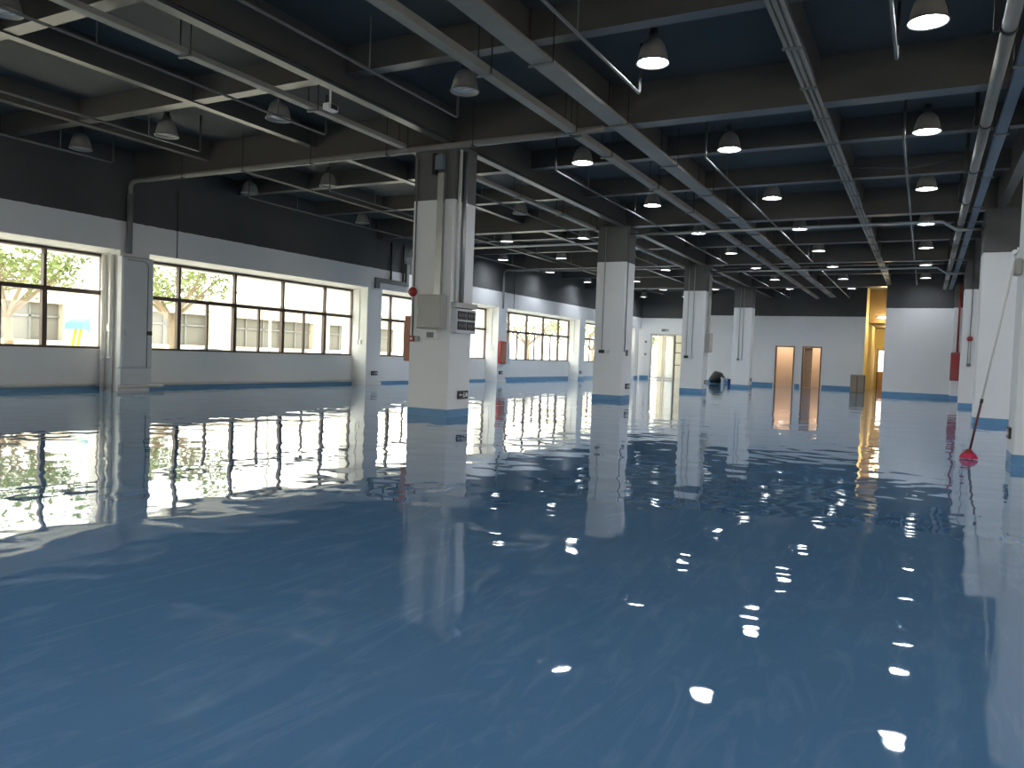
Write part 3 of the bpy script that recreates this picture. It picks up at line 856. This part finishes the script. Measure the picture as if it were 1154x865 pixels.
for i, xx in enumerate((-15.95, -15.68)):
    q = thing('water_riser', (xx, p-.05, 0), ['white pipe in the corner by the near window, left of the tall cabinet', 'white pipe beside the tall cabinet, right of the corner pipe'][i], 'pipe')
    tube([(xx, p-.06, 0), (xx, p-.06, HEAD-.01)], .05, 12).build('pipe', 'pvc', q, smooth=True)
    for z in (.7, 2.2):
        tube([(xx, p-.06, z-.03), (xx, p-.06, z+.03)], .058, 12).build('collar', 'pvc', q, smooth=True)
tag(MB().bevbox(-15.86, -15.76, p-.05, p-.001, 1.30, 1.45, .005).build('switch_plate', 'signwhite'), 'white switch box between the two pipes by the tall cabinet', 'switch')
tag(tube([(XW+.14, 3.2, .115), (XW+.14, p-.2, .115)], .035, 10).build('skirting_pipe', 'pvc', smooth=True), 'white pipe along the foot of the near window wall', 'pipe')
tag(tube([(XW+.14, p+PW+.05, .115), (XW+.14, PIL[4]-.05, .115)], .03, 10).build('skirting_pipe', 'pvc', smooth=True), 'white pipe along the foot of the wall under the wide left window', 'pipe')
tag(tube([(XF+.08, p-.1, .10), (XF+.08, p+PW+.35, .10)], .035, 10).build('skirting_pipe', 'pvc', smooth=True), 'white pipe passing in front of the tall cabinet foot', 'pipe')
for k, yy, nm in ((0, 12.23, 'wire down the dark beam above the wide left window'), (1, 28.95, 'wire down the dark beam above the far window')):
    tag(tube([(XF+.012, yy, SOF), (XF+.012, yy, 4.6)], .010, 6).build('wall_wire', 'clamp'), 'thin black ' + nm, 'cable')
t = thing('wall_trunking', (XF, 20.4, 3.1), 'grey stepped trunking on the wall beam left of the nearest column', 'trunking')
box(XF+.001, XF+.08, 19.55, 19.75, 3.07, 3.40).build('end_drop', 'greypaint', t)
box(XF+.001, XF+.08, 19.75, 21.3, 3.26, 3.40).build('duct', 'greypaint', t)
box(XF+.001, XF+.08, 21.16, 21.3, 3.40, 4.0).build('riser', 'trayp', t)
for i, yy in enumerate((20.35, 21.0)):
    tag(tube([(XF+.045, yy, 3.402), (XF+.045, yy, 4.6)], .03, 8).build('wall_pipe', 'clamp', smooth=True), ['left dark pipe dropping into the stepped wall trunking', 'right dark pipe dropping into the stepped wall trunking'][i], 'pipe')
for k in (4, 5, 6):
    yp = PIL[k]
    t = thing('switch_plate', (-15.8, yp, 1.2), ['pair of white switches on the pilaster side right of the wide left window', 'pair of white switches on the pilaster side by the red hose cabinet', 'pair of white switches on the far pilaster side'][k-4], 'switch')
    for dx in (-.06, .06):
        MB().bevbox(-15.80+dx-.045, -15.80+dx+.045, yp-.03, yp-.001, 1.28, 1.40, .004).build('plate', 'signwhite', t)
    tube([(-15.80, yp-.012, 1.40), (-15.80, yp-.012, SOF)], .010, 6).build('conduit', 'pvc', t)
# hose cabinet doors
t = thing('hose_cabinet', (-8.03, 11.4, .95), 'orange brown cabinet on the window side of the nearest column', 'cabinet')
MB().bevbox(-8.15, XL0-.001, 11.17, 11.62, .93, 1.73, .008).build('body', 'orange', t)
MB().bevbox(-8.165, -8.15, 11.185, 11.605, .945, 1.715, .005).build('door', 'orange', t)
t = thing('hose_cabinet', (XF, 28.0, .7), 'red hose cabinet with open pale door on the far window pilaster', 'fire cabinet')
MB().bevbox(XF+.001, XF+.14, PIL[5]+.02, PIL[5]+.50, .74, 1.66, .01).build('body', 'red', t)
MB().bevbox(XF+.141, XF+.152, PIL[5]+.05, PIL[5]+.47, .78, 1.62, .004).build('glass_panel', 'orange', t)
MB().bevbox(XF+.02, XF+.05, PIL[5]+.52, PIL[5]+.98, .72, 1.66, .006).build('open_door', 'boxwhite', t)

# ------------------------------------------------------------------ far end items
evac_sign('-y', -13.98, YFL, 2.90, 'dark exit sign above the bright glass door', .42, .13)
for i, (xx, zz) in enumerate(((-15.15, 2.18), (-15.15, 1.42))):
    tag(MB().bevbox(xx-.06, xx+.06, YFL-.06, YFL-.001, zz, zz+.12, .01).build('wall_switch', 'greypaint'), ['upper grey fitting left of the glass door', 'lower grey fitting left of the glass door'][i], 'switch')
t = thing('wall_notice', (XF, 44.2, .95), 'faint pink notice with thin frame near the glass door', 'poster')
box(XW+.065, XW+.08, 43.9, 45.1, 1.0, 1.72).build('sheet', 'poster', t)
f = MB(); f.box(XW+.065, XW+.09, 43.85, 43.9, .95, 1.77).box(XW+.065, XW+.09, 45.1, 45.15, .95, 1.77).box(XW+.065, XW+.09, 43.9, 45.1, .95, 1.0).box(XW+.065, XW+.09, 43.9, 45.1, 1.72, 1.77)
f.build('frame', 'signwhite', t)
t = thing('cardboard_box', (-2.6, 38.7, 0), 'brown cardboard box on the floor before the yellow corridor', 'box')
MB().bevbox(-2.98, -2.40, 38.55, 39.1, 0, .80, .008).build('carton', 'carton', t)
box(-2.72, -2.66, 38.545, 38.55, .02, .78).build('tape', 'doorframe', t)
box(-2.40, -2.385, 38.6, 39.05, .03, .78).build('dark_flap', 'clamp', t)
# black sack and buckets
t = thing('refuse_sack', (-9.6, 41.2, 0), 'bulging black sack on the floor between the third and fourth columns', 'sack')
m = MB(); nu, nv = 20, 12
prof = []
for i in range(nv+1):
    a = math.pi*i/nv
    prof.append((max(.012, .36*math.sin(a)**.8*(1+.12*math.cos(a))), .33-.33*math.cos(a)))
m.lathe(prof, c=(-9.72, 41.2, 0), n=nu)
m.v = [(v[0]+.05*math.sin(7*v[2]+5*v[1]), v[1]+.04*math.sin(9*v[0]+4*v[2]), max(0, v[2]+.025*math.sin(11*v[0]+6*v[1]))) for v in m.v]
m.build('sack_body', 'bag', t, smooth=True)
tube([(-9.58, 41.15, .56), (-9.42, 41.1, .52), (-9.28, 41.05, .36), (-9.2, 41.0, .28)], [.10, .075, .05, .03], 10).build('tied_neck', 'bag', t, smooth=True)
def bucket(x, y, m, label, h=.3):
    t = thing('bucket', (x, y, 0), label, 'bucket')
    MB().lathe([(.10, 0), (.135, h), (.145, h), (.145, h-.02), (.13, h-.02), (.10, .02)], c=(x, y, 0), n=18).build('pail', m, t, smooth=True)
    tube([(x+.14*math.cos(a), y, h-.01+.10*math.sin(a)) for a in [math.pi*i/8 for i in range(9)]], .006, 6).build('bail', 'galv', t)
bucket(-9.22, 40.72, 'signwhite', 'white bucket beside the black sack', .34)
bucket(-8.90, 40.75, 'bucketblue', 'dark blue bucket beside the white bucket', .30)
bucket(-8.58, 40.8, 'bucketblue', 'blue bucket closest to the fourth column', .22)

# ------------------------------------------------------------------ outside
GZ_OUT = -.45
gr = MB().box(-140, 60, -80, 140, GZ_OUT-.3, GZ_OUT).build('yard_ground', 'ground', kind='structure')
t = thing('opposite_building', (-36, 30, GZ_OUT), 'long low cream building with grey windows across the yard', 'building')
FX = -34.0
box(FX-10, FX, -20, 46, 2.62, 3.50).build('spandrel', 'facade', t)
box(FX-10, FX, -20, 46, GZ_OUT, 1.0).build('plinth_wall', 'facade', t)
box(FX-10, FX-.5, -20, 46, 1.0, 2.62).build('inner_wall', 'facadewin', t)
yy = -19.0
while yy < 45:
    box(FX-.5, FX, yy, yy+1.5, 1.0, 2.62).build('pier', 'facade', t)
    if yy+8 < 46:
        wn = MB(); wn.box(FX-.35, FX-.27, yy+1.5, yy+8.0, 2.0, 2.08)
        for k in range(1, 5): wn.box(FX-.35, FX-.27, yy+1.5+1.3*k-.04, yy+1.5+1.3*k+.04, 1.0, 2.62)
        wn.build('window_bars', 'greypaint', t)
        box(FX-.40, FX-.36, yy+1.5, yy+8.0, 1.0, 2.62).build('window', 'facadewin', t)
    yy += 8.0

def tree(x, y, h, spread, label, seed, nleaf=900, r0=.16, zlo=.45):
    rnd = random.Random(seed)
    t = thing('yard_tree', (x, y, GZ_OUT), label, 'tree', 'trees outside the windows')
    m = MB(); tips = []
    top = (x, y, GZ_OUT+h*.45)
    m.tube([(x, y, GZ_OUT), (x+.05, y+.05, GZ_OUT+h*.25), top], [r0, r0*.85, r0*.7], 8)
    for i in range(7):
        a = 2*math.pi*i/7 + rnd.uniform(-.3, .3); e = rnd.uniform(.35, 1.0)
        p1 = Vector(top) + Vector((math.cos(a)*spread*.4, math.sin(a)*spread*.4, h*.15*e+.1))
        p2 = Vector(top) + Vector((math.cos(a)*spread*.85, math.sin(a)*spread*.85, h*.40*e+.2))
        m.tube([Vector(top)-Vector((0, 0, .2)), p1, p2], [r0*.5, r0*.32, r0*.1], 6)
        for k in range(3):
            q = p1 + Vector((rnd.uniform(-1, 1), rnd.uniform(-1, 1), rnd.uniform(.2, 1)))*spread*.4
            m.tube([p1, q], [r0*.2, r0*.05], 5); tips += [q, p2, (p1+p2)/2]
    m.build('trunk', 'bark', t, smooth=True)
    l = MB()
    for i in range(nleaf):
        c = rnd.choice(tips) + Vector((rnd.gauss(0, .33), rnd.gauss(0, .33), rnd.gauss(0, .25)))*spread*.35
        d = Vector((rnd.gauss(0, 1), rnd.gauss(0, 1), rnd.gauss(0, .6))).normalized()
        e = d.cross(Vector((rnd.gauss(0, 1), rnd.gauss(0, 1), rnd.gauss(0, 1)))).normalized()
        s = rnd.uniform(.07, .15)
        l._add([c-d*s, c+e*s*.4, c+d*s, c-e*s*.4], [(0, 1, 2, 3)])
    l.build('foliage', 'leaf', t, kind='stuff')
tree(-24.5, 13.4, 5.2, 2.4, 'leafy tree seen through the nearest left window', 3, 2400)
tree(-23.5, 18.4, 5.6, 2.2, 'leafy tree seen through the wide left window beside the tall cabinet', 5, 1700)
for i, (x, y) in enumerate(((-25, 49), (-23, 53.5), (-26, 58), (-22, 62), (-27, 66))):
    tree(x, y, 5.5, 2.6, '%s green tree from the left behind the far window' % ORD[i], 20+i, 700)
tree(-19.3, 57.0, 4.8, 1.8, 'yellow green tree beyond the left edge of the glass door', 40, 900)
t = thing('entrance_canopy', (-14, 49, GZ_OUT), 'pale porch wall and columns outside the glass door', 'porch')
box(-15.0, -14.45, 49.5, 49.8, GZ_OUT, 3.2).build('post', 'cream', t)
box(-14.2, -13.5, 50.2, 50.5, GZ_OUT, 3.2).build('post', 'facade', t)
box(-16.7, -10.2, 53.0, 53.3, GZ_OUT, 3.5).build('back_wall', 'facade', t)
box(-16.5, -11.0, 49.2, 51.0, 3.2, 3.5).build('porch_roof', 'facade', t)

def car(x, y, label, m='carwhite'):
    z = GZ_OUT
    t = thing('parked_car', (x, y, z), label, 'car', 'cars parked outside the windows')
    L_, w = 4.3, .86
    prof = [(-2.1, .28), (-2.15, .62), (-1.95, .82), (-1.2, .92), (1.05, .96), (1.95, .78), (2.15, .55), (2.1, .28)]
    MB().prism([(y+a, z+b) for a, b in prof], 'x', x-w, x+w).build('body', m, t)
    cab = [(-1.6, .92), (-1.15, 1.38), (-.2, 1.46), (.5, 1.38), (1.15, .95)]
    MB().prism([(y+a, z+b) for a, b in cab], 'x', x-w+.08, x+w-.08).build('roof', m, t)
    gl = [(-1.35, .97), (-1.02, 1.30), (-.2, 1.37), (.42, 1.30), (.9, .98)]
    MB().prism([(y+a, z+b) for a, b in gl], 'x', x-w+.06, x+w-.06).build('side_glass', 'carglass', t)
    for a in (-1.35, 1.35):
        for s in (-1, 1):
            tube([(x+s*(w-.18), y+a, z+.32), (x+s*(w+.01), y+a, z+.32)], .32, 16).build('wheel', 'tyre', t)
car(-26.5, 22.3, 'white car parked outside the wide left window')
car(-25.0, 28.8, 'second white car outside, seen low in the wide left window')
car(-24.5, 38.5, 'white car outside the window behind the nearest column')
car(-20.5, 46.0, 'white car outside the far window')
t = thing('yellow_swing', (-21.5, 13.9, GZ_OUT), 'pale blue canopy on slanting yellow poles outside the nearest window', 'canopy')
for dx in (-.12, .12):
    tube([(-21.5+dx, 13.35, GZ_OUT), (-21.5+dx, 13.75, 1.5)], .04, 8).build('pole', 'yellowpole', t)
m = MB()
n = 8
for i in range(n+1):
    a = i/n; yy = 13.6+1.15*a; zz = 1.52+.22*math.sin(math.pi*min(1, a*1.1))-.3*a*a
    m.v += [(-21.9, yy, zz+.05), (-21.1, yy, zz+.05), (-21.0, yy, zz-.14-.16*a), (-22.0, yy, zz-.14-.16*a)]
for i in range(n):
    for j in range(4):
        m.f.append((4*i+j, 4*i+(j+1) % 4, 4*i+4+(j+1) % 4, 4*i+4+j))
m.f += [(3, 2, 1, 0), tuple(4*n+j for j in range(4))]
m.build('canopy_shell', 'canopy', t)
t = thing('lamp_post', (-26, 25.5, GZ_OUT), 'thin pale lamp post outside the wide left window', 'lamp post')
tube([(-26, 25.5, GZ_OUT), (-26, 25.5, 5.5)], [.07, .05], 8).build('post', 'boxgrey', t)
box(-26.05, -25.4, 25.43, 25.57, 5.45, 5.55).build('lamp_head', 'boxgrey', t)
